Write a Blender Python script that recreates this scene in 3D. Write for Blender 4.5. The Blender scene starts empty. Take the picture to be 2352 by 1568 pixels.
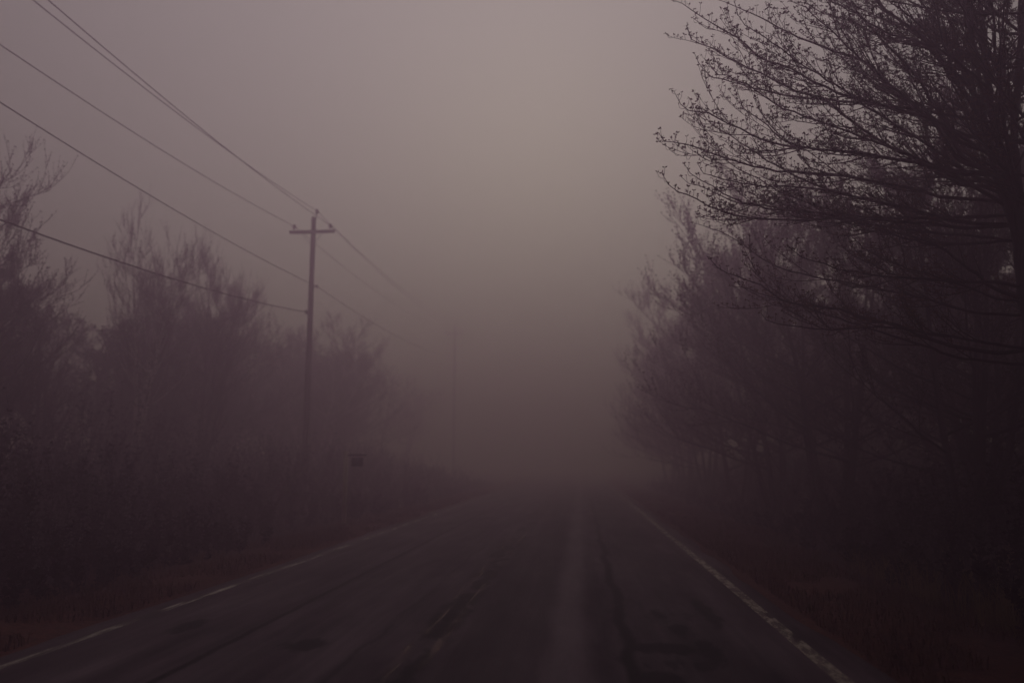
import bpy, math, random
import numpy as np
from math import radians, sin, cos, pi

rnd = random.Random(7)
nr = np.random.default_rng(11)
sc = bpy.context.scene
col = sc.collection

# ------------------------------------------------------------------ camera
F = 1829.0                      # focal length in pixels of a 2352 px wide frame
CX, CY = 1176.0, 784.0
CAM = np.array([1.35, 0.0, 1.6])
PITCH = math.atan(278 / F)
YAW = math.atan(159 / F * cos(PITCH))
fwd = np.array([-sin(YAW) * cos(PITCH), cos(YAW) * cos(PITCH), sin(PITCH)])
rgt = np.array([cos(YAW), sin(YAW), 0.0])
upv = np.cross(rgt, fwd)

def P(x, y, Y):
    """point at distance Y down the road that the direction (x, y) looks at"""
    d = fwd + rgt * (x - CX) / F - upv * (y - CY) / F
    return CAM + d * (Y / d[1])

cam_d = bpy.data.cameras.new('camera')
cam = bpy.data.objects.new('camera', cam_d); col.objects.link(cam)
cam.location = CAM
cam.rotation_euler = (pi / 2 + PITCH, 0, YAW)
cam_d.sensor_width = 36; cam_d.lens = 36 * F / 2352
cam_d.clip_start = 0.05; cam_d.clip_end = 3000
cam_d.dof.use_dof = True; cam_d.dof.focus_distance = 9.5; cam_d.dof.aperture_fstop = 0.7
sc.camera = cam

# ------------------------------------------------------------------ helpers
def tag(o, label=None, cat=None, group=None, kind=None):
    if label: o['label'] = label
    if cat: o['category'] = cat
    if group: o['group'] = group
    if kind: o['kind'] = kind
    return o

def empty(name, loc=(0, 0, 0), rz=0.0):
    o = bpy.data.objects.new(name, None); col.objects.link(o)
    o.location = loc; o.rotation_euler = (0, 0, rz); o.empty_display_size = 0.3
    return o

def mesh_np(name, V, faces, mat, smooth=True, mats=None, midx=None):
    """V (n,3); faces: list of int arrays (m,k)"""
    me = bpy.data.meshes.new(name)
    V = np.asarray(V, dtype=np.float32)
    me.vertices.add(len(V)); me.vertices.foreach_set('co', V.ravel())
    loops = np.concatenate([f.ravel() for f in faces]).astype(np.int32)
    tot = np.concatenate([np.full(len(f), f.shape[1]) for f in faces]).astype(np.int32)
    start = np.concatenate([[0], np.cumsum(tot)[:-1]]).astype(np.int32)
    me.loops.add(len(loops)); me.loops.foreach_set('vertex_index', loops)
    me.polygons.add(len(tot)); me.polygons.foreach_set('loop_start', start)
    me.polygons.foreach_set('loop_total', tot)
    if smooth: me.polygons.foreach_set('use_smooth', np.ones(len(tot), dtype=bool))
    me.update(calc_edges=True)
    me.materials.append(mat)
    return me

def link(name, me, parent=None):
    o = bpy.data.objects.new(name, me); col.objects.link(o)
    if parent: o.parent = parent
    return o

class Geo:
    """collects tubes and leaves"""
    def __init__(s): s.polys = {}; s.V = []; s.Fq = []; s.n = 0
    def tube(s, pts, rad, sides=4):
        s.polys.setdefault((len(pts), sides), []).append((np.asarray(pts), np.asarray(rad)))
    def addq(s, V, Fc):
        s.V.append(V); s.Fq.append(Fc + s.n); s.n += len(V)
    def box(s, c, hx, hy, hz, M=None):
        c = np.asarray(c, float)
        v = np.array([[x, y, z] for x in (-1, 1) for y in (-1, 1) for z in (-1, 1)], float) * [hx, hy, hz]
        if M is not None: v = v @ np.asarray(M).T
        s.addq(v + c, np.array([[0, 1, 3, 2], [4, 6, 7, 5], [0, 4, 5, 1], [2, 3, 7, 6], [0, 2, 6, 4], [1, 5, 7, 3]]))
    def lathe(s, c, prof, sides=16):
        c = np.asarray(c, float); k = len(prof)
        a = np.linspace(0, 2 * pi, sides, endpoint=False)
        v = np.array([[r * cos(t), r * sin(t), z] for r, z in prof for t in a]) + c
        f = np.array([[i * sides + j, i * sides + (j + 1) % sides, (i + 1) * sides + (j + 1) % sides, (i + 1) * sides + j]
                      for i in range(k - 1) for j in range(sides)])
        s.addq(v, f)
    def flush(s):
        for (k, sides), lst in s.polys.items():
            A = np.array([p for p, r in lst]); R = np.array([r for p, r in lst])
            T = np.gradient(A, axis=1); T /= np.linalg.norm(T, axis=2, keepdims=True) + 1e-9
            ref = np.zeros_like(T); zz = np.abs(T[:, :, 2].mean(axis=1)) > 0.75
            ref[~zz] = (0, 0, 1); ref[zz] = (1, 0.1, 0)
            U = np.cross(T, ref); U /= np.linalg.norm(U, axis=2, keepdims=True) + 1e-9
            W = np.cross(T, U)
            a = np.linspace(0, 2 * pi, sides, endpoint=False)
            ring = A[:, :, None, :] + R[:, :, None, None] * (np.cos(a)[None, None, :, None] * U[:, :, None, :]
                   + np.sin(a)[None, None, :, None] * W[:, :, None, :])
            V = ring.reshape(-1, 3); N = len(lst)
            base = (np.arange(N) * k * sides)[:, None, None]
            i = np.arange(k - 1)[None, :, None]; j = np.arange(sides)[None, None, :]; j2 = (j + 1) % sides
            q = np.stack([base + i * sides + j, base + i * sides + j2, base + (i + 1) * sides + j2,
                          base + (i + 1) * sides + j], axis=-1).reshape(-1, 4)
            s.addq(V, q)
        s.polys = {}
    def mesh(s, name, mat, smooth=True):
        s.flush()
        return mesh_np(name, np.concatenate(s.V), [np.concatenate(s.Fq)], mat, smooth)
    def build(s, name, mat, parent=None, smooth=True):
        return link(name, s.mesh(name, mat, smooth), parent)

def leaves(g, C, size, k=4, upw=0.6):
    """tufts of small pointed leaves around the points C"""
    C = np.asarray(C); n = len(C)
    if n == 0: return
    sz = size * nr.uniform(0.6, 1.25, (n, k, 1))
    D = nr.normal(size=(n, k, 3)); D[:, :, 2] = np.abs(D[:, :, 2]) * 0.9 + (upw - 0.6)
    D /= np.linalg.norm(D, axis=2, keepdims=True)
    S = np.cross(D, nr.normal(size=(n, k, 3))); S /= np.linalg.norm(S, axis=2, keepdims=True)
    N_ = np.cross(D, S)
    c = C[:, None, :]
    a = c + D * 0.0 * sz
    b = c + D * 0.55 * sz + S * 0.26 * sz + N_ * 0.06 * sz
    t = c + D * 1.0 * sz - N_ * 0.10 * sz
    e = c + D * 0.55 * sz - S * 0.26 * sz + N_ * 0.06 * sz
    V = np.stack([a, b, t, e], axis=2).reshape(-1, 3)
    q = np.arange(n * k * 4).reshape(-1, 4)
    g.addq(V, q)

def unit(v):
    v = np.asarray(v, float); return v / (np.linalg.norm(v) + 1e-9)

def grow(p, d, L, r0, r1, n, up=0.1, wob=0.1, tip=0.0):
    pts = [np.array(p, float)]; d = unit(d); st = L / n
    ns = nr.normal(size=(n, 3)) * wob
    for i in range(n):
        d = d + ns[i]; d[2] += up / n + tip * (i / n) ** 3
        d /= math.sqrt(d[0] * d[0] + d[1] * d[1] + d[2] * d[2])
        pts.append(pts[-1] + d * st)
    return np.array(pts), np.linspace(r0, r1, n + 1)

def resample(pts, n):
    """Catmull-Rom through pts"""
    pts = np.asarray(pts, float)
    seg = np.linalg.norm(np.diff(pts, axis=0), axis=1) + 1e-6
    s = np.concatenate([[0], np.cumsum(seg)]); u = np.linspace(0, s[-1], n)
    out = []
    for x in u:
        i = min(max(np.searchsorted(s, x) - 1, 0), len(pts) - 2)
        t = (x - s[i]) / seg[i]
        p1, p2 = pts[i], pts[i + 1]
        p0 = pts[i - 1] if i > 0 else 2 * p1 - p2
        p3 = pts[i + 2] if i + 2 < len(pts) else 2 * p2 - p1
        out.append(0.5 * ((2 * p1) + (-p0 + p2) * t + (2 * p0 - 5 * p1 + 4 * p2 - p3) * t * t
                          + (-p0 + 3 * p1 - 3 * p2 + p3) * t ** 3))
    return np.array(out)

def vnoise(x, y, seed=0):
    """smooth value noise for terrain, numpy"""
    def h(a, b):
        v = np.sin(a * 127.1 + b * 311.7 + seed * 17.3) * 43758.5453
        return v - np.floor(v)
    xi, yi = np.floor(x), np.floor(y); fx, fy = x - xi, y - yi
    fx = fx * fx * (3 - 2 * fx); fy = fy * fy * (3 - 2 * fy)
    return (h(xi, yi) * (1 - fx) + h(xi + 1, yi) * fx) * (1 - fy) + (h(xi, yi + 1) * (1 - fx) + h(xi + 1, yi + 1) * fx) * fy

# ------------------------------------------------------------------ materials
def new_mat(name):
    m = bpy.data.materials.new(name); m.use_nodes = True
    nt = m.node_tree; b = nt.nodes['Principled BSDF']
    return m, nt, b

def N(nt, t, **kw):
    n = nt.nodes.new(t)
    for k, v in kw.items():
        if k in n.inputs: n.inputs[k].default_value = v
        else: setattr(n, k, v)
    return n

def ramp(nt, src, stops):
    r = nt.nodes.new('ShaderNodeValToRGB'); e = r.color_ramp.elements
    while len(e) < len(stops): e.new(0.5)
    for el, (p, c) in zip(e, stops):
        el.position = p; el.color = (*c, 1) if len(c) == 3 else c
    nt.links.new(src, r.inputs[0]); return r

def math_n(nt, op, a, b=None, c=None, clamp=False):
    n = nt.nodes.new('ShaderNodeMath'); n.operation = op; n.use_clamp = clamp
    for i, v in enumerate((a, b, c)):
        if v is None: continue
        if isinstance(v, (int, float)): n.inputs[i].default_value = v
        else: nt.links.new(v, n.inputs[i])
    return n.outputs[0]

def mixc(nt, f, a, b):
    n = nt.nodes.new('ShaderNodeMix'); n.data_type = 'RGBA'
    if isinstance(f, (int, float)): n.inputs[0].default_value = f
    else: nt.links.new(f, n.inputs[0])
    for i, v in ((6, a), (7, b)):
        if isinstance(v, tuple): n.inputs[i].default_value = (*v, 1)
        else: nt.links.new(v, n.inputs[i])
    return n.outputs[2]

def coords(nt, scale=(1, 1, 1), kind='Object'):
    t = nt.nodes.new('ShaderNodeTexCoord'); m = nt.nodes.new('ShaderNodeMapping')
    m.inputs['Scale'].default_value = scale
    nt.links.new(t.outputs[kind], m.inputs[0]); return m.outputs[0]

def noise(nt, vec, scale, detail=4, rough=0.6):
    n = N(nt, 'ShaderNodeTexNoise', Scale=scale, Detail=detail, Roughness=rough)
    nt.links.new(vec, n.inputs['Vector']); return n.outputs['Fac']

def bump(nt, b, h, dist=0.01, strength=0.5):
    n = N(nt, 'ShaderNodeBump', Distance=dist, Strength=strength)
    nt.links.new(h, n.inputs['Height']); nt.links.new(n.outputs[0], b.inputs['Normal'])

def simple_noise_mat(name, c1, c2, scale=(1, 1, 1), s=8, rough=0.9, bd=0.004):
    m, nt, b = new_mat(name)
    f = noise(nt, coords(nt, scale), s)
    r = ramp(nt, f, [(0.3, c1), (0.7, c2)])
    nt.links.new(r.outputs[0], b.inputs['Base Color']); b.inputs['Roughness'].default_value = rough
    b.inputs['Specular IOR Level'].default_value = 0.2
    if bd: bump(nt, b, f, bd)
    return m

M = {}
M['bark'] = simple_noise_mat('dark_bark', (0.016, 0.011, 0.020), (0.040, 0.029, 0.040), (1, 1, 0.25), 22, 0.95, 0.008)
M['limb'] = simple_noise_mat('branch_bark', (0.016, 0.010, 0.018), (0.034, 0.022, 0.032), (1, 1, 1), 18, 0.9, 0.003)
M['twig'] = simple_noise_mat('twig_bark', (0.024, 0.014, 0.015), (0.044, 0.026, 0.026), (1, 1, 1), 5, 0.9, 0)
M['bud'] = simple_noise_mat('opening_leaf', (0.070, 0.030, 0.022), (0.13, 0.060, 0.038), (1, 1, 1), 4, 0.8, 0)
M['hazel'] = simple_noise_mat('brown_twig', (0.045, 0.026, 0.022), (0.08, 0.048, 0.036), (1, 1, 1), 2, 0.9, 0)
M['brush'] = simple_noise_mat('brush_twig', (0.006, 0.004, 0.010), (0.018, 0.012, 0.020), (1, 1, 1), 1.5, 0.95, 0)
M['grass'] = simple_noise_mat('dry_grass', (0.06, 0.026, 0.022), (0.15, 0.07, 0.045), (1, 1, 0.2), 3, 0.95, 0)
M['straw'] = simple_noise_mat('straw', (0.14, 0.09, 0.045), (0.30, 0.20, 0.10), (1, 1, 0.2), 6, 0.95, 0)
M['polewood'] = simple_noise_mat('pole_wood', (0.030, 0.020, 0.018), (0.060, 0.042, 0.036), (1, 1, 0.08), 30, 0.9, 0.006)
M['metal'] = simple_noise_mat('dull_metal', (0.05, 0.05, 0.055), (0.09, 0.09, 0.09), (1, 1, 1), 30, 0.6, 0.001)
M['ceramic'] = simple_noise_mat('insulator_ceramic', (0.05, 0.035, 0.03), (0.08, 0.05, 0.04), (1, 1, 1), 30, 0.3, 0)
M['wire'] = simple_noise_mat('wire', (0.03, 0.025, 0.025), (0.05, 0.04, 0.04), (1, 1, 1), 3, 0.7, 0)
M['paleboard'] = simple_noise_mat('pale_painted_wood', (0.42, 0.36, 0.28), (0.60, 0.52, 0.42), (1, 1, 0.2), 14, 0.8, 0.002)
M['darkboard'] = simple_noise_mat('dark_painted_board', (0.08, 0.08, 0.11), (0.12, 0.12, 0.15), (1, 1, 1), 14, 0.6, 0.001)

# birch bark: pale with dark bands
m, nt, b = new_mat('birch_bark')
f1 = noise(nt, coords(nt, (1, 1, 9)), 2.2, 5, 0.7); f2 = noise(nt, coords(nt, (1, 1, 0.6)), 1.2, 3)
pale = ramp(nt, f2, [(0.35, (0.34, 0.29, 0.27)), (0.65, (0.60, 0.54, 0.50))])
band = ramp(nt, f1, [(0.50, (0, 0, 0)), (0.60, (1, 1, 1))])
nt.links.new(mixc(nt, band.outputs[0], pale.outputs[0], (0.035, 0.026, 0.026)), b.inputs['Base Color'])
b.inputs['Roughness'].default_value = 0.85; bump(nt, b, f1, 0.004)
M['birch'] = m

# asphalt: grain, worn wheel paths, polished strip, wandering cracks, tar patches
m, nt, b = new_mat('worn_asphalt')
tc = nt.nodes.new('ShaderNodeTexCoord'); sx = nt.nodes.new('ShaderNodeSeparateXYZ')
nt.links.new(tc.outputs['Object'], sx.inputs[0]); X, Yc = sx.outputs[0], sx.outputs[1]
wob = noise(nt, coords(nt, (0.0, 0.55, 0)), 1.0, 5, 0.62)
wob2 = noise(nt, coords(nt, (0.0, 1.7, 0)), 1.3, 5, 0.7)
xw = math_n(nt, 'ADD', X, math_n(nt, 'MULTIPLY', math_n(nt, 'SUBTRACT', wob, 0.5), 0.34))
xw2 = math_n(nt, 'ADD', X, math_n(nt, 'MULTIPLY', math_n(nt, 'SUBTRACT', wob2, 0.5), 0.10))
xb = math_n(nt, 'ADD', X, math_n(nt, 'MULTIPLY', math_n(nt, 'SUBTRACT', noise(nt, coords(nt, (0.6, 0.25, 0)), 1.0, 3), 0.5), 0.25))
grain = noise(nt, coords(nt), 70, 3, 0.7)
patch = noise(nt, coords(nt, (1.0, 0.22, 1)), 1.6, 5, 0.6)
streak = noise(nt, coords(nt, (5.0, 0.12, 1)), 1.0, 4, 0.6)
base = ramp(nt, patch, [(0.34, (0.034, 0.020, 0.030)), (0.50, (0.074, 0.050, 0.064)), (0.66, (0.115, 0.083, 0.100))])
st = ramp(nt, streak, [(0.3, (0.58, 0.56, 0.60)), (0.7, (1.35, 1.32, 1.32))])
mul = nt.nodes.new('ShaderNodeMix'); mul.data_type = 'RGBA'; mul.blend_type = 'MULTIPLY'; mul.inputs[0].default_value = 1
nt.links.new(base.outputs[0], mul.inputs[6]); nt.links.new(st.outputs[0], mul.inputs[7])
cur = mul.outputs[2]
def band_at(src, c, w, soft):
    d = math_n(nt, 'ABSOLUTE', math_n(nt, 'SUBTRACT', src, c))
    n = nt.nodes.new('ShaderNodeMapRange'); n.interpolation_type = 'SMOOTHSTEP'
    nt.links.new(d, n.inputs[0]); n.inputs[1].default_value = w; n.inputs[2].default_value = w + soft
    n.inputs[3].default_value = 1; n.inputs[4].default_value = 0
    return n.outputs[0]
# lighter polished strip between the wheel paths, darker wheel paths
cur = mixc(nt, math_n(nt, 'MULTIPLY', band_at(xb, 1.20, 0.05, 0.20), math_n(nt, 'MULTIPLY', patch, 1.15)), cur, (0.20, 0.150, 0.172))
cur = mixc(nt, math_n(nt, 'MULTIPLY', band_at(X, 0.62, 0.15, 0.45), 0.35), cur, (0.032, 0.022, 0.024))
cur = mixc(nt, math_n(nt, 'MULTIPLY', band_at(X, 2.25, 0.15, 0.60), 0.35), cur, (0.030, 0.022, 0.026))
# tar blotches in the right wheel path
bl = noise(nt, coords(nt, (1.0, 0.45, 1)), 3.1, 4, 0.65)
blr = ramp(nt, bl, [(0.56, (0, 0, 0)), (0.62, (1, 1, 1))])
near = nt.nodes.new('ShaderNodeMapRange'); nt.links.new(Yc, near.inputs[0])
near.inputs[1].default_value = 5.0; near.inputs[2].default_value = 12.0; near.inputs[3].default_value = 1; near.inputs[4].default_value = 0.15
bm_ = math_n(nt, 'MULTIPLY', math_n(nt, 'MULTIPLY', blr.outputs[0], band_at(xw, 2.1, 0.45, 0.35)), near.outputs[0])
cur = mixc(nt, math_n(nt, 'MULTIPLY', bm_, 0.8), cur, (0.003, 0.003, 0.006))
# broken dark paving along the centre joint
cj = noise(nt, coords(nt, (1.0, 0.35, 1)), 2.3, 5, 0.65)
cjr = ramp(nt, cj, [(0.49, (0, 0, 0)), (0.56, (1, 1, 1))])
cur = mixc(nt, math_n(nt, 'MULTIPLY', math_n(nt, 'MULTIPLY', cjr.outputs[0], band_at(xw2, -0.02, 0.12, 0.12)), 0.92), cur, (0.003, 0.002, 0.005))
# long cracks
brk = ramp(nt, noise(nt, coords(nt, (0, 0.5, 0)), 1.0, 3), [(0.38, (0, 0, 0)), (0.5, (1, 1, 1))])
cur = mixc(nt, math_n(nt, 'MULTIPLY', band_at(xw2, -1.84, 0.022, 0.035), 0.95), cur, (0.002, 0.001, 0.003))
cur = mixc(nt, math_n(nt, 'MULTIPLY', band_at(xw, 1.74, 0.025, 0.07), 0.92), cur, (0.002, 0.001, 0.003))
cur = mixc(nt, math_n(nt, 'MULTIPLY', math_n(nt, 'MULTIPLY', band_at(xw, -0.55, 0.010, 0.03), brk.outputs[0]), 0.6), cur, (0.012, 0.009, 0.012))
def blot(px, py, rx_, ry_, k=0.9):
    global cur
    a_ = math_n(nt, 'DIVIDE', math_n(nt, 'SUBTRACT', xw2, px), rx_); b_ = math_n(nt, 'DIVIDE', math_n(nt, 'SUBTRACT', Yc, py), ry_)
    d_ = math_n(nt, 'ADD', math_n(nt, 'MULTIPLY', a_, a_), math_n(nt, 'MULTIPLY', b_, b_))
    d_ = math_n(nt, 'ADD', d_, math_n(nt, 'MULTIPLY', math_n(nt, 'SUBTRACT', bl, 0.5), 5.0))
    rr_ = ramp(nt, math_n(nt, 'MULTIPLY', d_, 0.5), [(0.25, (k, k, k)), (0.60, (0, 0, 0))])
    cur = mixc(nt, rr_.outputs[0], cur, (0.004, 0.003, 0.006))
for q_ in [(-0.04, 8.9, 0.16, 0.75), (0.02, 11.2, 0.14, 0.9), (-0.10, 14.5, 0.12, 1.3), (0.05, 6.6, 0.08, 0.5),
           (2.15, 9.0, 0.12, 0.35), (2.28, 8.2, 0.10, 0.30), (2.05, 7.4, 0.30, 0.22), (2.45, 7.3, 0.10, 0.5), (1.95, 6.4, 0.20, 0.25), (2.7, 9.2, 0.10, 0.8),
           (-2.6, 8.0, 0.12, 0.4), (-1.1, 7.2, 0.2, 0.25)]:
    blot(*q_)
g2 = ramp(nt, grain, [(0.25, (0.78, 0.78, 0.78)), (0.75, (1.22, 1.2, 1.2))])
mul2 = nt.nodes.new('ShaderNodeMix'); mul2.data_type = 'RGBA'; mul2.blend_type = 'MULTIPLY'; mul2.inputs[0].default_value = 1
nt.links.new(cur, mul2.inputs[6]); nt.links.new(g2.outputs[0], mul2.inputs[7])
nt.links.new(mul2.outputs[2], b.inputs['Base Color'])
b.inputs['Roughness'].default_value = 0.8; b.inputs['Specular IOR Level'].default_value = 0.12
bump(nt, b, grain, 0.006, 0.6)
M['asphalt'] = m

def paint_mat(name, c, lo, hi, sc_=(5, 1.6, 1)):
    m, nt, b = new_mat(name)
    f = noise(nt, coords(nt, sc_), 1.6, 6, 0.68)
    g = noise(nt, coords(nt, (1, 1, 1)), 45, 3, 0.7)
    s = math_n(nt, 'ADD', math_n(nt, 'MULTIPLY', f, 0.85), math_n(nt, 'MULTIPLY', g, 0.15))
    r = ramp(nt, s, [(lo, (0, 0, 0)), (hi, (1, 1, 1))])
    tr = nt.nodes.new('ShaderNodeBsdfTransparent'); mx = nt.nodes.new('ShaderNodeMixShader')
    cc = ramp(nt, g, [(0.3, tuple(x * 0.7 for x in c)), (0.7, c)])
    nt.links.new(cc.outputs[0], b.inputs['Base Color']); b.inputs['Roughness'].default_value = 0.6
    nt.links.new(r.outputs[0], mx.inputs[0]); nt.links.new(tr.outputs[0], mx.inputs[1]); nt.links.new(b.outputs[0], mx.inputs[2])
    nt.links.new(mx.outputs[0], nt.nodes['Material Output'].inputs['Surface'])
    return m
M['white'] = paint_mat('worn_white_paint', (0.44, 0.34, 0.27), 0.40, 0.60)
M['white_faint'] = paint_mat('very_worn_white_paint', (0.42, 0.34, 0.29), 0.43, 0.62, (4, 0.7, 1))
M['yellow'] = paint_mat('worn_yellow_paint', (0.19, 0.08, 0.035), 0.48, 0.72, (5, 0.5, 1))

# ground: leaf litter and soil
m, nt, b = new_mat('leaf_litter')
a = noise(nt, coords(nt), 0.5, 4); c = noise(nt, coords(nt), 14, 5, 0.7)
v = N(nt, 'ShaderNodeTexVoronoi', Scale=22.0); nt.links.new(coords(nt), v.inputs['Vector'])
r1 = ramp(nt, a, [(0.35, (0.075, 0.032, 0.028)), (0.65, (0.13, 0.055, 0.044))])
r2 = ramp(nt, c, [(0.3, (0.35, 0.33, 0.36)), (0.7, (1.4, 1.2, 1.1))])
mu = nt.nodes.new('ShaderNodeMix'); mu.data_type = 'RGBA'; mu.blend_type = 'MULTIPLY'; mu.inputs[0].default_value = 1
nt.links.new(r1.outputs[0], mu.inputs[6]); nt.links.new(r2.outputs[0], mu.inputs[7])
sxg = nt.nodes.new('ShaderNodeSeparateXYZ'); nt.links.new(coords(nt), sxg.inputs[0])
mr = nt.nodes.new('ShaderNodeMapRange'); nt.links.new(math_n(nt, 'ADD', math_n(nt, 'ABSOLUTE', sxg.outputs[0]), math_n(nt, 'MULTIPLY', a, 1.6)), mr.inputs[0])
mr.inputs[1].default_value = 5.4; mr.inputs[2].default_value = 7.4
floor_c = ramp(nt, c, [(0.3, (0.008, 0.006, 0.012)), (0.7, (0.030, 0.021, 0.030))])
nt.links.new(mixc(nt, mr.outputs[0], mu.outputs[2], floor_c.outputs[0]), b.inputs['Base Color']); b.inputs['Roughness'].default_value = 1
b.inputs['Specular IOR Level'].default_value = 0.1
bump(nt, b, v.outputs['Distance'], 0.03, 0.7)
M['litter'] = m

# ------------------------------------------------------------------ ground and road
def hground(x, y):
    ax = np.abs(x)
    z = np.interp(ax, [0, 3.7, 4.2, 5.3, 6.6, 8.2, 11, 20, 60, 400], [-0.06, -0.06, -0.03, -0.10, -0.32, -0.18, 0.05, 0.25, 0.6, 1.2])
    amp = np.clip((ax - 3.9) / 3, 0, 1)
    return z + amp * (0.22 * (vnoise(x * 0.5, y * 0.5) - 0.5) + 0.10 * (vnoise(x * 2.1, y * 2.1, 3) - 0.5))

def grid_mesh(name, xs, ys, zf, mat):
    Xg, Yg = np.meshgrid(xs, ys); Z = zf(Xg, Yg)
    V = np.stack([Xg, Yg, Z], -1).reshape(-1, 3); nx, ny = len(xs), len(ys)
    i, j = np.meshgrid(np.arange(ny - 1), np.arange(nx - 1), indexing='ij')
    q = np.stack([i * nx + j, i * nx + j + 1, (i + 1) * nx + j + 1, (i + 1) * nx + j], -1).reshape(-1, 4)
    return mesh_np(name, V, [q], mat)

sd = np.concatenate([np.linspace(0, 3.6, 5), np.arange(3.8, 14, 0.22), np.arange(14, 40, 1.2), np.arange(40, 121, 10), [160, 220, 300, 390]])
xs = np.concatenate([-sd[::-1], sd[1:]])
ys = np.concatenate([np.arange(-390, -20, 18), np.arange(-20, 2, 1.0), np.arange(2, 30, 0.25), np.arange(30, 80, 1.0), np.arange(80, 390, 12)])
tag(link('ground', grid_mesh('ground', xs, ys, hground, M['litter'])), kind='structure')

def road_z(x, y):
    ax = np.abs(x)
    return 0.03 - 0.018 * ax - 0.010 * np.exp(-((ax - 2.3) / 0.35) ** 2) - 0.008 * np.exp(-((ax - 0.75) / 0.3) ** 2) + 0.006 * (vnoise(x * 1.3, y * 0.6, 5) - 0.5)
ry = np.concatenate([np.arange(-380, -10, 10), np.arange(-10, 60, 0.5), np.arange(60, 381, 5)])
rx = np.linspace(-3.62, 3.62, 41)
Xg, Yg = np.meshgrid(rx, ry)
edge = (np.abs(Xg) > 3.6) * np.sign(Xg) * 0.16 * (vnoise(Xg * 0 + np.sign(Xg) * 7, Yg * 0.9, 9) - 0.4)
V = np.stack([Xg + edge, Yg, road_z(Xg, Yg)], -1).reshape(-1, 3); nx, ny = len(rx), len(ry)
i, j = np.meshgrid(np.arange(ny - 1), np.arange(nx - 1), indexing='ij')
q = np.stack([i * nx + j, i * nx + j + 1, (i + 1) * nx + j + 1, (i + 1) * nx + j], -1).reshape(-1, 4)
nV = len(V)                               # skirt down to the soil at both edges
top_l = np.arange(ny) * nx; top_r = top_l + nx - 1
Vl = V[top_l] + [-0.05, 0, -0.12]; Vr = V[top_r] + [0.05, 0, -0.12]
k = np.arange(ny - 1)
ql = np.stack([top_l[k], top_l[k + 1], nV + k + 1, nV + k], -1)
qr = np.stack([top_r[k + 1], top_r[k], nV + ny + k, nV + ny + k + 1], -1)
tag(link('road', mesh_np('road', np.concatenate([V, Vl, Vr]), [np.concatenate([q, ql, qr])], M['asphalt'])), kind='structure')

def marking(name, x0, x1, mat, wav=0.0, y0=-20, y1=150):
    yy = np.concatenate([np.arange(y0, 60, 0.5), np.arange(60, y1, 5)]); xx = np.linspace(x0, x1, 3)
    Xg, Yg = np.meshgrid(xx, yy)
    Xs = Xg + wav * (vnoise(Yg * 0.35, Yg * 0 + 2, 4) - 0.5)
    V = np.stack([Xs, Yg, road_z(Xs, Yg) + 0.006], -1).reshape(-1, 3); nx, ny = 3, len(yy)
    i, j = np.meshgrid(np.arange(ny - 1), np.arange(nx - 1), indexing='ij')
    q = np.stack([i * nx + j, i * nx + j + 1, (i + 1) * nx + j + 1, (i + 1) * nx + j], -1).reshape(-1, 4)
    tag(link(name, mesh_np(name, V, [q], mat)), kind='structure')
marking('road_edge_line', 3.24, 3.37, M['white'], 0.06)
marking('road_edge_line', -3.36, -3.25, M['white_faint'], 0.06)
marking('road_centre_line', -0.17, -0.08, M['yellow'], 0.04)
marking('road_centre_line', 0.05, 0.13, M['yellow'], 0.04)

# ------------------------------------------------------------------ near spreading tree on the right verge
def C5(x, y): return (1411 + 0.4002 * x, 0.4002 * y)
def C6(x, y): return (1411 + 0.4002 * x, 470.4 + 0.4002 * y)
TD = 10.6
hero = empty('budding_tree')
trunk_g = Geo(); crown_g = Geo(); bud_g = Geo()
stems = []          # (px array, 3D array, radii)
def stem(px, d0, d1, r0, r1, n=26, sides=9, start=None):
    ds = np.linspace(d0, d1, len(px))
    pts = [P(x, y, d) for (x, y), d in zip(px, ds)]
    if start is not None: pts[0] = start
    Q = resample(pts, n); Q += nr.normal(size=Q.shape) * 0.012
    if start is not None: Q[0] = start
    R = np.linspace(r0, r1, n) * (1 + 0.10 * nr.normal(size=n))
    trunk_g.tube(Q, R, sides)
    stems.append((Q, R)); return Q
base = P(2395, 1345, TD); base[2] = float(hground(base[0], base[1])) - 0.15
S0 = stem([(2402, 1345), (2388, 1100), (2368, 850), (2350, 640), (2338, 520), (2320, 380)], TD, TD, 0.12, 0.06, 30, 12, base)
nV0 = S0[18]; nV1 = S0[22]; nV2 = S0[25]
stem([(2340, 600), (2305, 430), (2278, 260), (2262, 120), (2250, -40), (2235, -250), (2225, -420)], TD, TD + .4, 0.058, .018, start=S0[24])
stem([(2342, 600), (2338, 450), (2332, 300), (2342, 150), (2350, 0), (2352, -250), (2356, -450)], TD, TD - .5, 0.062, .018, start=S0[23])
stem([(2340, 620), (2299, 420), (2250, 280), (2215, 212), (2183, 172), (2143, 120), (2115, 84), (2067, 48), (2019, 8), (1960, -60), (1900, -160)], TD, TD - .9, 0.048, .011, start=S0[22])
stem([(2335, 560), (2315, 480), (2271, 340), (2247, 248), (2219, 172), (2207, 120), (2183, 48), (2167, 0), (2150, -80), (2120, -250)], TD, TD + .7, 0.048, .012, start=S0[25])
stem([(2320, 500), (2275, 320), (2259, 260), (2251, 180), (2235, 80), (2211, 0), (2180, -150), (2160, -280)], TD, TD - .3, 0.04, .011, start=S0[26])
stem([(2350, 760), (2395, 520), (2440, 260), (2480, 0), (2500, -300)], TD, TD + 1.2, 0.07, .02, start=S0[20])
stem([(2350, 700), (2372, 480), (2385, 260), (2400, 40), (2410, -300)], TD, TD - 1.6, 0.062, .018, start=S0[21])
stem([(2345, 620), (2290, 380), (2240, 230), (2180, 110), (2120, 10), (2060, -110)], TD, TD + 1.0, 0.035, .010, start=S0[23])
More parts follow.
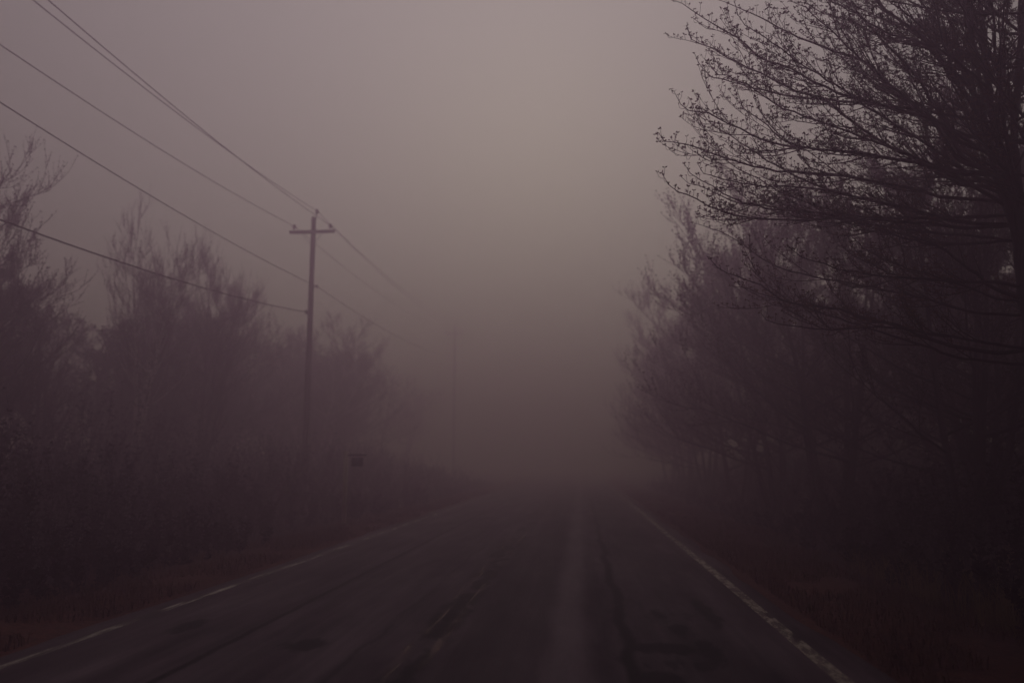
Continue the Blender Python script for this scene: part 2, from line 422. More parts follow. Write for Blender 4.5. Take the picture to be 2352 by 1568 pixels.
stem([(2340, 560), (2300, 330), (2270, 190), (2225, 60), (2190, -60), (2150, -200)], TD, TD - 1.2, 0.034, .010, start=S0[25])
stem([(2345, 640), (2325, 420), (2300, 240), (2285, 90), (2272, -60), (2260, -220)], TD, TD - 1.5, 0.036, .010, start=S0[22])
allQ = np.concatenate([q for q, r in stems])

def to_px(p):
    d = p - CAM; z = d @ fwd
    return np.stack([CX + F * (d @ rgt) / z, CY - F * (d @ upv) / z], -1)
allpx = to_px(allQ)

spur_tips = []
def add_spurs(Q, t0=0.25, spacing=0.055, big=1.0):
    """short upright shoots with a tuft of opening leaves"""
    seg = np.linalg.norm(np.diff(Q, axis=0), axis=1); s = np.concatenate([[0], np.cumsum(seg)])
    x = s[-1] * t0
    while x < s[-1] - 0.02:
        i = min(np.searchsorted(s, x) - 1, len(seg) - 1); i = max(i, 0)
        t = (x - s[i]) / seg[i]; p = Q[i] * (1 - t) + Q[i + 1] * t
        dirn = unit(Q[i + 1] - Q[i])
        side = np.cross(dirn, nr.normal(size=3)); side = unit(side)
        L = nr.uniform(0.03, 0.13) * big
        if nr.random() < 0.25: L *= 0.3
        d0 = unit(side * 1.0 + np.array([0, 0, 0.5]) + dirn * 0.3)
        d1 = unit(side * 0.15 + np.array([0, 0, 1.0]) + dirn * 0.1)
        p1 = p + d0 * L * 0.4; p2 = p1 + unit(d0 + d1) * L * 0.3; p3 = p2 + d1 * L * 0.4
        crown_g.tube([p, p1, p2, p3], [0.0034, 0.003, 0.0027, 0.0024], 3)
        spur_tips.append(p3)
        if nr.random() < 0.3: spur_tips.append(p3 + nr.normal(size=3) * 0.012)
        x += spacing * nr.uniform(0.6, 1.7)
    spur_tips.append(Q[-1])

def side_branch(Q, R, i, length, level=1):
    dirn = unit(Q[min(i + 1, len(Q) - 1)] - Q[i])
    side = unit(np.cross(dirn, nr.normal(size=3)))
    d = unit(dirn * 1.0 + side * nr.uniform(0.25, 0.6))
    B, rr = grow(Q[i], d, length, max(min(R[i] * 0.6, 0.011), 0.004), 0.0026, 9, up=0.22, wob=0.055, tip=0.30)
    crown_g.tube(B, rr, 4)
    add_spurs(B, 0.2, 0.055 * nr.choice([0.7, 1.0, 1.6, 3.0]))
    if level > 0 and length > 0.5:
        for k in range(int(length / 0.36)):
            side_branch(B, rr, int(nr.integers(2, 7)), length * nr.uniform(0.3, 0.6), level - 1)

limb_no = [0]
def hero_limb(px, dtip, r0=0.026, dense=1.0, droot=None):
    """px listed from the tip inwards; joined to the nearest stem"""
    px = list(px)[::-1]
    a = np.array(px[0]); b2 = np.array(px[1]); ext = a + (a - b2) / (np.linalg.norm(a - b2) + 1e-6) * 40
    dd = np.linalg.norm(allpx - ext, axis=1) + 0.25 * np.abs(allpx[:, 1] - ext[1]) * (allpx[:, 1] < ext[1])
    root = allQ[int(np.argmin(dd))]
    dr = root[1]
    n = len(px); pts = [root]
    for k, (x, y) in enumerate(px):
        t = (k + 1) / n
        pts.append(P(x, y, dr + (dtip - dr) * t ** 0.9))
    nn = 30
    Q = resample(pts, nn); w = np.linspace(0, 1, nn)[:, None]
    Q[1:-1] += nr.normal(size=(nn - 2, 3)) * 0.007
    R = 0.0032 + (r0 * 0.82 - 0.0032) * (1 - np.linspace(0, 1, nn)) ** 0.85
    g = Geo(); g.tube(Q, R, 6); g.build('branch', M['limb'], hero)
    add_spurs(Q, 0.35)
    L = np.linalg.norm(np.diff(Q, axis=0), axis=1).sum()
    for k in range(int(L / 0.23 * dense)):
        i = int(nr.integers(5, nn - 6)); side_branch(Q, R, i, nr.uniform(0.25, 1.0))
    return Q

H = hero_limb
c5 = lambda *a: [C5(*p) for p in a]
c6 = lambda *a: [C6(*p) for p in a]
H(c5((335,0),(400,25),(520,115),(620,165),(740,240),(830,330),(1000,390),(1200,500),(1400,570),(1600,620),(1850,700),(2100,850)), 9.3, .03)
H(c5((600,0),(690,40),(800,80),(900,130),(1050,210),(1180,260),(1300,310),(1420,345),(1600,520),(1800,660),(1960,800)), 9.9, .034)
H(c5((690,10),(740,140),(850,200),(980,300),(1100,390),(1240,470),(1500,640),(1800,830),(2050,1000)), 8.9, .026)
H(c5((412,150),(455,240),(540,262),(640,325),(760,385),(900,450),(1050,520),(1200,570),(1300,640),(1450,760),(1700,900),(1950,1010),(2200,1150)), 9.6, .034)
H(c5((462,310),(500,390),(560,445),(640,455),(720,485),(860,515),(1000,550),(1200,570),(1500,600),(1800,640),(2100,690)), 10.4, .028)
H(c5((535,355),(580,420),(660,440),(780,500),(900,580),(1050,650),(1300,740),(1600,850),(1900,960)), 8.7, .024)
H(c5((702,500),(730,600),(800,660),(870,710),(960,800),(1080,840),(1250,865),(1500,900),(1750,940),(2000,1060)), 10.0, .030)
H(c5((343,525),(385,605),(440,635),(520,640),(600,680),(700,730),(800,780),(900,820),(1100,850),(1400,880),(1700,930),(2000,1000)), 9.1, .032)
H(c5((455,660),(490,708),(560,715),(650,770),(760,840),(850,900),(1000,990),(1150,1060),(1350,1120),(1600,1180),(1900,1250)), 10.8, .030)
H(c5((255,765),(290,815),(350,820),(440,835),(520,865),(620,900),(760,950),(900,970),(1020,990),(1300,1010),(1600,1060),(1900,1130)), 8.8, .030)
H(c5((402,940),(440,1000),(560,1070),(650,1130),(760,1165),(900,1195),(1100,1215),(1300,1240),(1500,1250),(1800,1250),(2100,1280)), 9.4, .032)
H(c5((275,995),(310,1060),(380,1110),(450,1130),(540,1190),(680,1230),(760,1245),(950,1258),(1150,1260),(1350,1255),(1700,1270),(2050,1310)), 8.5, .030)
H(c5((378,1010),(410,1045),(480,1060),(560,1100),(700,1160),(900,1190),(1200,1240),(1500,1290),(1900,1340)), 10.2, .026)
H(c5((478,940),(520,1000),(600,1020),(720,1050),(850,1065),(1000,1070),(1200,1090),(1400,1130),(1700,1200),(2000,1270)), 9.0, .026)
H(c5((565,800),(600,880),(700,960),(850,1040),(1020,1130),(1250,1210),(1600,1330),(1900,1400)), 10.9, .024)
H(c5((1000,0),(1100,45),(1180,120),(1290,220),(1400,320),(1500,400),(1600,500),(1720,600),(1850,720),(1960,900)), 9.8, .036)
H(c5((1330,0),(1450,140),(1560,260),(1680,370),(1760,480),(1820,580),(1900,700),(2000,900)), 10.3, .040)
H(c5((1000,10),(1100,20),(1200,80),(1350,120),(1500,200),(1650,240),(1800,280),(2000,330)), 10.9, .024)
H(c5((1460,232),(1600,235),(1750,240),(1850,270),(1960,258)), 10.0, .018)
H(c5((1060,180),(1150,240),(1300,330),(1440,440),(1600,560),(1750,640),(1950,760)), 11.3, .022)
H(c5((1150,-40),(1300,40),(1450,120),(1600,200),(1780,250),(1950,340),(2100,470)), 9.0, .028)
H(c5((1300,-60),(1500,40),(1700,150),(1900,250),(2080,330)), 11.4, .028)
H(c5((1480,-50),(1650,60),(1800,200),(1900,360),(2060,520)), 9.5, .032)
H(c6((540,300),(620,380),(720,415),(830,455),(960,545),(1100,580),(1300,600),(1450,660),(1650,700),(1800,770),(2000,820),(2200,850)), 9.7, .036, .7)
H(c6((1000,240),(1080,300),(1200,340),(1330,380),(1500,405),(1750,425),(2000,440),(2160,440)), 8.8, .028, .7)
H(c6((1350,170),(1430,240),(1550,310),(1700,370),(1800,395),(2050,480),(2200,540)), 9.6, .022, .7)
H(c6((1300,80),(1450,120),(1600,175),(1750,210),(1870,245),(1980,330),(2080,400),(2170,470)), 10.2, .034, .7)
H(c6((840,620),(900,680),(1050,700),(1200,715),(1350,710),(1550,700),(1700,720),(1950,760),(2200,800)), 9.2, .026, .8)
H(c6((660,465),(760,480),(900,530),(1050,570),(1250,640),(1500,720),(1750,800),(2000,880)), 10.6, .026, .7)
H(c6((450,105),(560,135),(700,200),(830,300),(1000,380),(1300,440),(1700,520),(2100,620)), 12.4, .026, .7)

# many more limbs all round the crown, also on the far side and beyond the frame
auto_g = Geo()
for Q, R in stems[1:]:
    for _ in range(13):
        i = int(nr.integers(4, len(Q) - 3)); az = nr.uniform(0, 2 * pi)
        el = nr.uniform(0.25, 1.0)
        d = np.array([cos(az) * cos(el), sin(az) * cos(el), sin(el)])
        if nr.random() < 0.45: d[0] = -abs(d[0])
        B, rr = grow(Q[i], d, nr.uniform(1.3, 2.9), min(R[i] * .55, .024), .004, 16, up=0.35, wob=0.05, tip=0.12)
        auto_g.tube(B, rr, 5); add_spurs(B, 0.3, 0.075)
        for k in range(7):
            side_branch(B, rr, int(nr.integers(3, 12)), nr.uniform(0.3, 0.95))
for _ in range(14):                       # lower limbs of the trunk, away from the road
    i = int(nr.integers(12, 24)); az = nr.uniform(-1.4, 1.4)
    B, rr = grow(S0[i], [cos(az), sin(az), 0.35], nr.uniform(2, 3.5), .03, .004, 16, up=0.3, wob=0.06, tip=0.1)
    auto_g.tube(B, rr, 5)
    for k in range(8): side_branch(B, rr, int(nr.integers(3, 14)), nr.uniform(0.3, 0.9))
auto_g.build('branch', M['limb'], hero)
trunk_o = trunk_g.build('trunk', M['bark'], hero)
crown_o = crown_g.build('crown', M['twig'], hero)
leaves(bud_g, spur_tips, 0.033, 4)
bud_g.build('young_leaves', M['bud'], crown_o)['kind'] = 'stuff'
tag(hero, 'nearest tree on the right verge, dark branches with opening buds sweeping over the road', 'tree')

# ------------------------------------------------------------------ trees, generic
def tree_geo(kind, seed, H=10.0, dens=1.0, light=False, tw=1.0, lf=1.0):
    """kind: spread (wide multi-stemmed) or upright (narrow, ascending twigs)"""
    global nr
    keep = nr; nr = np.random.default_rng(seed)
    tg, cg = Geo(), Geo(); tips = []
    spread = kind == 'spread'
    ns = int(nr.integers(3, 6)) if spread else 3
    for s in range(ns):
        az = nr.uniform(0, 2 * pi); til = nr.uniform(0.10, 0.38) if spread else nr.uniform(0.05, 0.26)
        off = np.array([cos(az), sin(az), 0]) * (0.3 if kind == 'upright' else 0.12)
        hh = H * (nr.uniform(0.72, 0.95) if spread else (0.88, 0.80, 0.72)[s % 3])
        r0 = (0.13 if kind == 'clump' else 0.10) * H / 10 * nr.uniform(0.8, 1.2)
        Q, R = grow(off + [0, 0, -0.3], [cos(az) * til, sin(az) * til, 1], hh, r0, 0.014, 22, up=0.15, wob=0.03)
        tg.tube(Q, R, 8)
        nl = int((26 if spread else 34) * dens / (1 if ns == 1 else ns * 0.45))
        for _ in range(nl):
            t = nr.uniform(0.16, 1.0) ** 0.8 if spread else nr.uniform(0.25 if kind == 'upright' else 0.42, 1.0)
            i = min(int(t * 22), 21)
            a2 = nr.uniform(0, 2 * pi)
            if spread:
                el = 0.15 + 0.62 * t * nr.uniform(0.5, 1.2); L = H * (0.52 - 0.30 * t) * nr.uniform(0.7, 1.1); up = 0.25
            else:
                el = nr.uniform(0.3, 1.0); L = H * (0.27 - 0.09 * t) * nr.uniform(0.55, 1.15); up = 0.5
            B, rr = grow(Q[i], [cos(a2) * cos(el), sin(a2) * cos(el), sin(el)], L, max(R[i] * 0.5, .012), 0.005, 11, up=up, wob=0.055, tip=0.05)
            tg.tube(B, rr, 4)
            for _k in range(int((9 if spread else 7) * dens)):
                j = int(nr.integers(2, 11)); dn = unit(B[j] - B[j - 1])
                d = unit(dn + unit(nr.normal(size=3)) * (0.6 if spread else 0.8) + np.array([0, 0, 0.15]))
                C, r2 = grow(B[j], d, L * nr.uniform(0.18, 0.42 if spread else 0.52), 0.008 * tw, 0.0045 * tw, 5, up=0.5, wob=0.08)
                cg.tube(C, r2, 3)
                for _m in range(5 if not light else 3):
                    q_ = int(nr.integers(1, 6)); dn2 = unit(C[q_] - C[q_ - 1])
                    d2 = unit(dn2 + unit(nr.normal(size=3)) * 0.7 + np.array([0, 0, 0.4]))
                    E, r3 = grow(C[q_], d2, nr.uniform(0.2, 0.55), 0.0055 * tw, 0.0035 * tw, 3, up=0.4, wob=0.08)
                    cg.tube(E, r3, 3)
                    tips.append(E[-1]); tips.append(E[2]); tips.append(E[1])
    leaves(cg, tips, (0.06 if spread else 0.05) * lf, 3)
    nr = keep
    return tg, cg

def variant(kind, seed, H, tm, cm, dens=1.0, light=False):
    tg, cg = tree_geo(kind, seed, H, dens, light)
    cg.flush(); top = max(float(v[:, 2].max()) for v in cg.V)
    return (tg.mesh('trunk', tm), cg.mesh('crown', cm), top)

V_sp = [variant('spread', 100 + k, 9.0, M['bark'], M['twig']) for k in range(3)]
V_dn = [variant('spread', 150 + k, 9.0, M['bark'], M['hazel'], 1.35) for k in range(2)]
V_up = [variant('upright', 200 + k, 10.5, M['bark'], M['hazel']) for k in range(3)]
V_bi = [variant('clump', 300 + k, 10.5, M['birch'], M['hazel']) for k in range(2)]

def put_tree(var, name, x, y, h, rz, label, cat, group, sxy=1.0):
    s = h / var[2]
    o = empty(name, (x, y, float(hground(x, y))), rz); o.scale = (s * sxy, s * sxy, s)
    link('trunk', var[0], o); link('crown', var[1], o)
    tag(o, label, cat, group); return o

GR = 'bare trees along the right side of the road'
GL = 'bare trees along the left side of the road'
R_ = [
 (8.4, 15.5, 9.0, 0, 'second tree along the right verge, bare stems fanning behind the nearest branches'),
 (7.6, 21.0, 10.2, 1, 'third tree along the right verge, thin twigs softened by fog'),
 (10.0, 18.0, 10.2, 2, 'tree set back behind the second and third trees of the right verge'),
 (7.6, 26.5, 10.9, 2, 'fourth tree along the right verge, crown leaning towards the white edge line'),
 (7.7, 33.0, 11.2, 0, 'fifth tree along the right verge, a dim brown silhouette'),
 (7.7, 41.0, 11.4, 1, 'sixth tree along the right verge, barely darker than the fog'),
 (7.8, 50.0, 11.4, 2, 'seventh tree along the right verge, a faint patch in the fog'),
 (8.0, 61.0, 11.4, 0, 'eighth tree along the right verge, almost lost in the fog'),
]
for k, (x, y, h, v, lab) in enumerate(R_):
    put_tree((V_dn[v % 2] if k >= 1 else V_sp[v]), 'bare_tree', x, y, h, 1.3 + k * 2.1, lab, 'tree', GR, 0.98)
L_ = [
 (-13.9, 20.0, 11.0, 'u', 0, 0.85, 'tall dark tree cut off by the left edge of the photo'),
 (-15.0, 23.5, 8.2, 'u', 1, 1.0, 'lower bushy tree between the left edge and the pale-trunked clump'),
 (-14.4, 27.0, 11.8, 'b', 0, 0.70, 'tall slim clump with pale birch trunks, highest crown left of the pole'),
 (-13.3, 29.5, 11.2, 'u', 2, 0.62, 'narrow pointed tree just right of the pale-trunked clump'),
 (-16.8, 34.0, 9.4, 'u', 0, 1.1, 'hazy tree behind the narrow pointed tree'),
 (-17.6, 40.0, 11.6, 's', 0, 1.05, 'rounded foggy crown just left of the utility pole'),
 (-14.4, 46.0, 10.8, 'b', 1, 1.2, 'foggy tree directly behind the utility pole'),
 (-15.2, 53.0, 10.6, 's', 1, 1.10, 'dim tree just right of the utility pole'),
 (-15.6, 64.0, 10.4, 'u', 0, 1.4, 'very faint tree between the two utility poles'),
 (-16.0, 78.0, 10.5, 'b', 0, 1.4, 'last tree showing in the fog beside the far pole'),
]
for k, (x, y, h, t, v, sxy, lab) in enumerate(L_):
    put_tree({'u': V_up, 'b': V_bi, 's': V_dn}[t][v], 'birch_tree' if t == 'b' else 'bare_tree', x, y, h, 0.6 + k * 1.7, lab, 'tree', GL, sxy)

# woods behind the first row on both sides, plus added shade trees: reads as one mass
def woods(name, spots, label):
    VV, FF, n = [], [], 0
    lv = []
    for k in range(2):
        tg, cg = tree_geo('upright', 400 + k, 10.5, 0.9, True, 2.4, 3.2)
        for g in (tg, cg):
            g.flush()
        v = np.concatenate(tg.V + cg.V); f = np.concatenate([x for x in tg.Fq] + [x + tg.n for x in cg.Fq])
        lv.append((v, f))
    for k, (x, y, h, w) in enumerate(spots):
        v, f = lv[k % 2]; a = k * 1.9; s = h / 10.5
        Rm = np.array([[cos(a), -sin(a), 0], [sin(a), cos(a), 0], [0, 0, 1]])
        VV.append((v * [s * w, s * w, s]) @ Rm.T + [x, y, float(hground(x, y))]); FF.append(f + n); n += len(v)
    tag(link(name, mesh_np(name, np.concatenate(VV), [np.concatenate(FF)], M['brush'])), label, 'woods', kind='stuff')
sp = []
for k in range(-9, 16):
    sp.append((-18.5 - (k % 3) * 3.4 + rnd.uniform(-1, 1), 13 + k * 3.4, rnd.uniform(8.0, 9.6) + (k > 7) * 1.0, rnd.uniform(1.2, 1.6)))
sp += [(-10.5, 1.5, 11, 1.7), (-10, -5, 12, 1.8), (-10.5, -12, 12, 1.8), (-11, -20, 12, 1.8)]  # out-of-view trees added beside and behind the camera to block sky light
woods('woods', sp, 'foggy wood behind the first trees on the left of the road, plus unseen shading trees added by the camera')
sp = []
for k in range(-7, 12):
    sp.append(((12.8 if k > -2 else 10.0) + (k % 3) * 3.0 + rnd.uniform(-1, 1), 9.5 + k * 4.2, rnd.uniform(8.6, 10.4), rnd.uniform(1.2, 1.6)))
sp += [(9.5, 3.5, 11, 1.7), (8.8, -3, 12, 1.8), (9, -10, 12, 1.8), (9, -18, 12, 1.8)]  # unseen trees added on this side too, to darken the fog near the camera
woods('woods', sp, 'dark wood behind the verge trees on the right of the road, plus unseen shading trees added by the camera')

# ------------------------------------------------------------------ undergrowth
def brush(name, n, side, x0, x1, y0, y1, hf, label):
    g = Geo()
    tips = []
    for _ in range(n):
        u = nr.random() ** 1.6; y = y0 + (y1 - y0) * u
        x = nr.uniform(x0, x1); h = hf(x, y) * nr.uniform(0.55, 1.1) * (0.65 + 0.7 * float(vnoise(np.array(x * 0.55), np.array(y * 0.4), 8)))
        p = np.array([side * x, y, float(hground(side * x, y)) - 0.05])
        az = nr.uniform(0, 2 * pi); ti = nr.uniform(0.05, 0.5)
        Q, R = grow(p, [cos(az) * ti, sin(az) * ti, 1], h, 0.009 + 0.003 * h, 0.004, 6, up=0.0, wob=0.09)
        if side < 0 and x < 6.4 and 17 < y < 24: continue
        g.tube(Q, R, 3)
        for k in range(7):
            i = int(nr.integers(1, 7)); d = unit(unit(Q[i] - Q[i - 1]) + unit(nr.normal(size=3)) * 0.75 + [0, 0, .2])
            B, r2 = grow(Q[i], d, h * nr.uniform(0.15, 0.42), 0.006, 0.0035, 3, up=0.3, wob=0.1)
            g.tube(B, r2, 3); tips.append(B[-1]); tips.append(B[2]); tips.append(B[1])
    leaves(g, tips, 0.085, 4)
    tag(g.build(name, M['brush']), label, 'undergrowth', kind='stuff')
hl = lambda x, y: float(np.interp(x, [5.0, 6.5, 8.5, 12, 18], [0.25, 0.75, 1.6, 2.1, 2.4]))
hr_ = lambda x, y: float(np.interp(x, [5.4, 7.0, 9.0, 16], [0.25, 0.7, 1.6, 2.6]))
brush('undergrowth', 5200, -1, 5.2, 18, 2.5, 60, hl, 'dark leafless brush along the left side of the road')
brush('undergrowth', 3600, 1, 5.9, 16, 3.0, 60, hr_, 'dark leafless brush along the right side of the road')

def grass(name, n, xs_, ys_, hs, mat, label, lean=0.5):
    x = np.asarray(xs_); y = np.asarray(ys_); z = hground(x, y) - 0.01
    n = len(x); h = nr.uniform(hs[0], hs[1], n); a = nr.uniform(0, 2 * pi, n); w = nr.uniform(0.003, 0.007, n)
    ln = nr.uniform(0.1, lean + 0.3, n) * h; dx, dy = np.cos(a), np.sin(a)
    b0 = np.stack([x - dy * w, y + dx * w, z], -1); b1 = np.stack([x + dy * w, y - dx * w, z], -1)
    m0 = np.stack([x + dx * ln * .3 - dy * w * .8, y + dy * ln * .3 + dx * w * .8, z + h * .6], -1)
    m1 = np.stack([x + dx * ln * .3 + dy * w * .8, y + dy * ln * .3 - dx * w * .8, z + h * .6], -1)
    t = np.stack([x + dx * ln, y + dy * ln, z + h * .95], -1)
    t2 = t + np.stack([dy * w * .3, -dx * w * .3, 0 * w], -1)
    V = np.stack([b0, b1, m1, m0, t2, t], 1).reshape(-1, 3)
    o = (np.arange(n) * 6)[:, None]
    q = np.concatenate([o + [0, 1, 2, 3], o + [3, 2, 4, 5]])
    tag(link(name, mesh_np(name, V, [q], mat)), label, 'grass', kind='stuff')
def verge_pts(n, side, a, b_, y0=2, y1=45):
    y = y0 + (y1 - y0) * nr.random(n) ** 1.7
    x = side * (a + (b_ - a) * nr.random(n) ** 1.1)
    keep = vnoise(x * 1.4, y * 0.9, 6) > 0.33
    return x[keep], y[keep]
x, y = verge_pts(52000, -1, 3.75, 7.0); grass('grass', 0, x, y, (0.03, 0.16), M['grass'], 'short reddish dead grass on the left verge', 0.9)
x, y = verge_pts(52000, 1, 3.75, 7.4); grass('grass', 0, x, y, (0.03, 0.16), M['grass'], 'short reddish dead grass on the right verge', 0.9)
cx, cy = [], []
for k in range(44):
    ox, oy = nr.uniform(5.6, 8.6), nr.uniform(9.0, 14.5); m_ = int(nr.integers(30, 90))
    cx.append(ox + nr.normal(size=m_) * 0.10); cy.append(oy + nr.normal(size=m_) * 0.12)
grass('grass', 0, np.concatenate(cx), np.concatenate(cy), (0.2, 0.55), M['straw'], 'pale straw tufts below the trees on the right', 0.4)
cx, cy = [], []
for k in range(30):
    ox, oy = -nr.uniform(5.0, 7.2), nr.uniform(5.0, 16); m_ = int(nr.integers(20, 60))
    cx.append(ox + nr.normal(size=m_) * 0.10); cy.append(oy + nr.normal(size=m_) * 0.12)
grass('grass', 0, np.concatenate(cx), np.concatenate(cy), (0.15, 0.4), M['grass'], 'brown grass tufts at the foot of the left brush', 0.4)

# ------------------------------------------------------------------ utility poles
def make_pole(top_h, neutral_h, arm_h, lean, label):
    t = empty('utility_pole')
    g = Geo(); n = 14; z = np.linspace(-0.5, top_h, n)
    Q = np.stack([lean * np.maximum(z, 0), 0 * z, z], -1); g.tube(Q, np.linspace(0.145, 0.105, n), 14)
    tp = Q[-1]; g.lathe((tp[0], 0, tp[2] - 0.002), [(0.115, 0), (0.10, 0.02), (0.001, 0.03)], 14)
    sh = g.build('pole', M['polewood'], t)
    ax = lean * arm_h
    g = Geo(); g.box((ax, -0.17, arm_h), 1.04, 0.05, 0.068); g.build('crossarm', M['polewood'], t, False)
    for sgn in (-1, 1):
        g = Geo(); a = np.array([ax + sgn * 0.52, -0.225, arm_h - 0.05]); b_ = np.array([lean * (arm_h - .5) + sgn * 0.10, -0.15, arm_h - 0.52])
        g.tube(np.linspace(a, b_, 3), [0.014] * 3, 5); g.build('brace', M['metal'], t)
    pins = []
    prof = [(0.012, 0), (0.012, 0.09), (0.055, 0.10), (0.07, 0.13), (0.04, 0.145), (0.035, 0.165), (0.06, 0.175), (0.062, 0.20), (0.03, 0.215), (0.028, 0.235), (0.042, 0.245), (0.036, 0.275), (0.001, 0.285)]
    prof = [(a_ * 1.45, b_ * 1.1) for a_, b_ in prof]
    for sgn in (-1, 1):
        g = Geo(); c = (ax + sgn * 0.83, -0.17, arm_h + 0.06); g.lathe(c, prof, 12); g.build('insulator', M['ceramic'], t)
        pins.append((c[0], c[1], c[2] + 0.23))
    g = Geo(); c0 = np.array([tp[0] + 0.10, -0.05, top_h - 0.30]); c1 = np.array([tp[0] + 0.15, -0.05, top_h + 0.12])
    g.tube(np.linspace(c0, c1, 3), [0.016] * 3, 6); br = g.build('pin_bracket', M['metal'], t)
    g = Geo(); g.lathe(c1 - [0, 0, 0.05], prof, 12); g.build('insulator', M['ceramic'], br)
    pins.append((c1[0], c1[1], c1[2] + 0.18))
    g = Geo(); xn = lean * neutral_h; g.box((xn + 0.21, 0, neutral_h), 0.09, 0.03, 0.03)
    g.lathe((xn + 0.26, 0, neutral_h - 0.07), [(0.001, 0), (0.045, 0.0), (0.045, 0.05), (0.028, 0.07), (0.045, 0.09), (0.045, 0.14), (0.001, 0.14)], 10)
    g.build('neutral_bracket', M['metal'], t)
    pins.append((xn + 0.26, 0, neutral_h))
    tag(t, label, 'utility pole', 'utility poles on the left'); return t, pins
D1 = 34.0
top1 = P(721, 500, D1); bs1 = P(700, 1060, D1)
arm1 = P(721, 535, D1); neu1 = P(712, 658, D1)
gx1 = bs1[0] - 0.02
lean = (top1[0] - bs1[0]) / (top1[2] - bs1[2])
bx = bs1[0] - lean * bs1[2]
gz = float(hground(bx, D1))
pole1, pins1 = make_pole(top1[2], neu1[2], arm1[2], lean, 'utility pole with crossarm and three insulators, the clear one on the left')
pole1.location = (bx, D1, 0)
_pc = P(706, 718, D1)
g = Geo(); g.box((_pc[0] - bx, -0.15, _pc[2]), 0.05, 0.05, 0.09); g.build('cable_clamp', M['metal'], pole1, False)
D2 = 84.0
t2 = P(1045, 752, D2); b2_ = P(1038, 960, D2)
pole2, pins2 = make_pole(t2[2] + 0.2, t2[2] - 3.2, t2[2] - 0.7, 0.0, 'second utility pole, a faint upright in the fog beyond the clear one')
pole2.location = (t2[0], D2, 0)

def wire(name, p0, through, p2, r, label, back=-8.0):
    """sagging conductor: from a point behind the camera, past pole 1 at p0, on to pole 2 at p2.
    through: a point of the near span that fixes its sag and heading"""
    g = Geo(); p0 = np.array(p0); th = np.array(through)
    t_th = (D1 - th[1]) / (D1 - back)
    sag4 = 0.045 * 0 + 4 * SAG
    end = p0.copy(); end[1] = back
    end[0] = p0[0] + (th[0] - p0[0]) / t_th
    end[2] = (th[2] + sag4 * t_th * (1 - t_th) - p0[2] * (1 - t_th)) / t_th
    t = np.linspace(0, 1, 60)
    Q = p0[None] * (1 - t[:, None]) + end[None] * t[:, None]; Q[:, 2] -= sag4 * t * (1 - t)
    g.tube(Q, np.full(60, r), 6)
    if p2 is not None:
        p2 = np.array(p2); Q = p0[None] * (1 - t[:, None]) + p2[None] * t[:, None]; Q[:, 2] -= 4 * 0.7 * t * (1 - t)
        g.tube(Q, np.full(60, r), 6)
    tag(g.build(name, M['wire']), label, 'wire', 'power lines')
SAG = 1.0
w1 = np.array(pole1.location); w2 = np.array(pole2.location)
a_l, a_r, a_p, a_n = [np.array(p) + w1 for p in pins1]
b_l, b_r, b_p, b_n = [np.array(p) + w2 for p in pins2]
def YX(px, py, X):          # point where the view direction (px,py) meets the vertical plane x = X
    d = fwd + rgt * (px - CX) / F - upv * (py - CY) / F
    return CAM + d * ((X - CAM[0]) / d[0])
wire('power_line', a_p, YX(75, 0, a_p[0]), b_p, 0.0135, 'wire running from the topmost pin of the clear pole, lower of the upper two')
wire('power_line', a_r, YX(110, 0, a_r[0]), b_r, 0.0135, 'wire from the right insulator of the crossarm, uppermost at the top edge')
wire('power_line', a_l, YX(0, 103, a_l[0]), b_l, 0.0135, 'wire from the left insulator of the crossarm, third from the top')
SAG = 0.9
wire('power_line', a_n, YX(0, 235, a_n[0]), b_n, 0.0135, 'wire crossing the tall pale-trunked clump, tied to the pole bracket')
SAG = 1.2
pc = P(706, 718, D1) + [0, -0.16, 0]
wire('telephone_cable', pc, YX(0, 505, pc[0] - 0.4), None, 0.021, 'thick dark cable, lowest line sloping across the left trees')

# ------------------------------------------------------------------ roadside sign
Ds = 23.0
sp0 = P(795, 1040, Ds); t = empty('hanging_sign', (sp0[0], Ds, float(hground(sp0[0], Ds))))
hz = sp0[2] - t.location[2]
g = Geo(); g.box((0, 0, hz / 2 - .1), 0.055, 0.055, hz / 2 + .1); g.lathe((0, 0, hz), [(0.055, 0), (0.07, 0.02), (0.03, 0.06), (0.001, 0.07)], 8)
g.build('post', M['paleboard'], t, False)
g = Geo(); g.box((0.26, 0, hz - 0.06), 0.34, 0.022, 0.026); g.build('arm', M['darkboard'], t, False)
g = Geo(); g.box((0.34, 0, hz - 0.26), 0.17, 0.014, 0.125)
for s_ in (-.12, .12): g.tube([(0.34 + s_, 0, hz - 0.08), (0.34 + s_, 0, hz - 0.14)], [0.006] * 2, 5)
g.build('sign_board', M['darkboard'], t, False)
tag(t, 'small dark sign hanging from a pale post at the edge of the left brush', 'sign')

# ------------------------------------------------------------------ fog, sky, sun
hz_me = Geo(); hz_me.box((0, 0, 8.3), 400, 400, 9.9)
m = bpy.data.materials.new('fog'); m.use_nodes = True; nt = m.node_tree
nt.nodes.clear(); out = nt.nodes.new('ShaderNodeOutputMaterial'); pv = nt.nodes.new('ShaderNodeVolumePrincipled')
FOG_D = 0.037
pv.inputs['Color'].default_value = (0.65, 0.455, 0.585, 1); pv.inputs['Absorption Color'].default_value = (0.05, 0.11, 0.0, 1); pv.inputs['Density'].default_value = FOG_D
pv.inputs['Anisotropy'].default_value = 0.70
nt.links.new(pv.outputs[0], out.inputs['Volume'])
hz_o = hz_me.build('haze', m, None, False); tag(hz_o, 'thick fog filling the air over the road and trees', 'fog', kind='stuff')

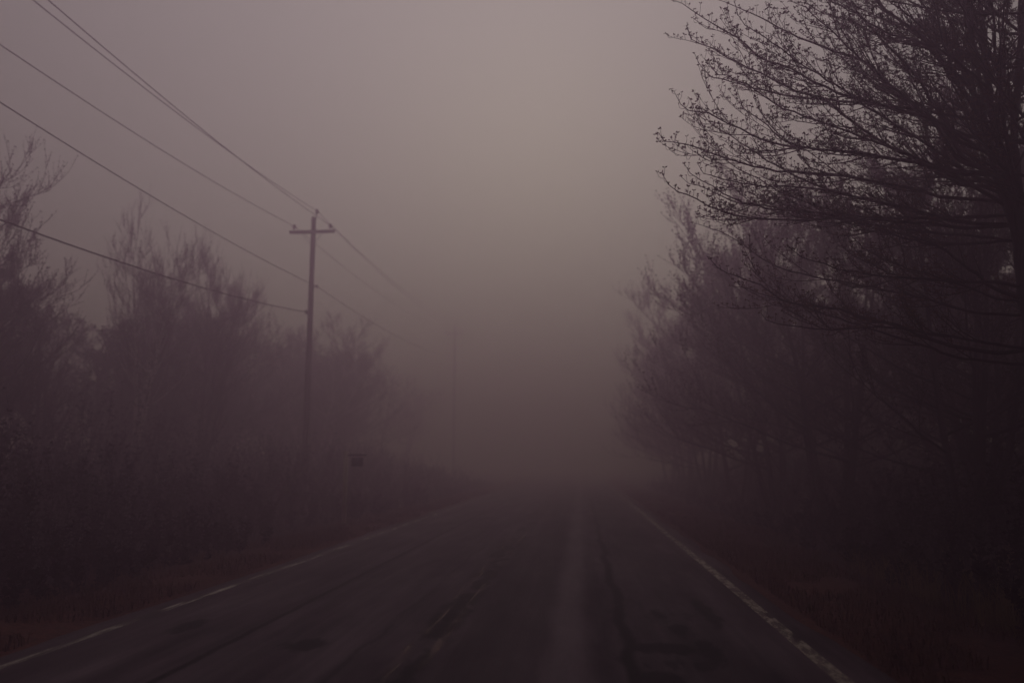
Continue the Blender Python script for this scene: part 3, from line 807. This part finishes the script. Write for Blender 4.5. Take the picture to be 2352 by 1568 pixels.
SUN_EL, SUN_AZ = radians(23), YAW + radians(-2)
w = bpy.data.worlds.new('World'); sc.world = w; w.use_nodes = True; nt = w.node_tree
bg = nt.nodes['Background']
sky = nt.nodes.new('ShaderNodeTexSky'); sky.sky_type = 'NISHITA'; sky.sun_disc = False
sky.sun_elevation = SUN_EL; sky.sun_rotation = -SUN_AZ; sky.dust_density = 5
# overcast: cloud layer brightest overhead and towards the hidden sun
tc = nt.nodes.new('ShaderNodeTexCoord'); sx = nt.nodes.new('ShaderNodeSeparateXYZ'); nt.links.new(tc.outputs['Generated'], sx.inputs[0])
zen = math_n(nt, 'MULTIPLY_ADD', math_n(nt, 'MAXIMUM', sx.outputs[2], 0.0), 0.5, 0.66)
dt = nt.nodes.new('ShaderNodeVectorMath'); dt.operation = 'DOT_PRODUCT'; nt.links.new(tc.outputs['Generated'], dt.inputs[0])
sv = (-sin(SUN_AZ) * cos(SUN_EL), cos(SUN_AZ) * cos(SUN_EL), sin(SUN_EL)); dt.inputs[1].default_value = sv
glow = math_n(nt, 'POWER', math_n(nt, 'MAXIMUM', dt.outputs['Value'], 0.0), 3.5)
lum = math_n(nt, 'MULTIPLY', zen, math_n(nt, 'MULTIPLY_ADD', glow, 1.3, 0.34))
cl = nt.nodes.new('ShaderNodeMix'); cl.data_type = 'RGBA'; cl.blend_type = 'MULTIPLY'; cl.inputs[0].default_value = 1
cl.inputs[6].default_value = (3.3, 2.90, 3.05, 1); nt.links.new(lum, cl.inputs[7])
nt.links.new(mixc(nt, 0.97, sky.outputs[0], cl.outputs[2]), bg.inputs['Color'])
bg.inputs['Strength'].default_value = 0.10

sl = bpy.data.lights.new('sun', 'SUN'); sl.energy = 1.05; sl.angle = radians(90); sl.color = (0.90, 0.78, 1.0)
so = bpy.data.objects.new('sun', sl); col.objects.link(so)
so.rotation_euler = (radians(90) - SUN_EL, 0, 0)
from mathutils import Vector
so.rotation_euler = Vector(sv).to_track_quat('Z', 'Y').to_euler()
so.location = (0, 0, 60)

sc.view_settings.view_transform = 'Standard'; sc.view_settings.look = 'None'
sc.view_settings.exposure = -0.38; sc.view_settings.gamma = 1
sc.render.engine = 'CYCLES'
cy_ = sc.cycles
cy_.max_bounces = 6; cy_.volume_bounces = 2; cy_.diffuse_bounces = 2; cy_.glossy_bounces = 1; cy_.transmission_bounces = 1
cy_.transparent_max_bounces = 6; cy_.use_denoising = True; cy_.sample_clamp_indirect = 4
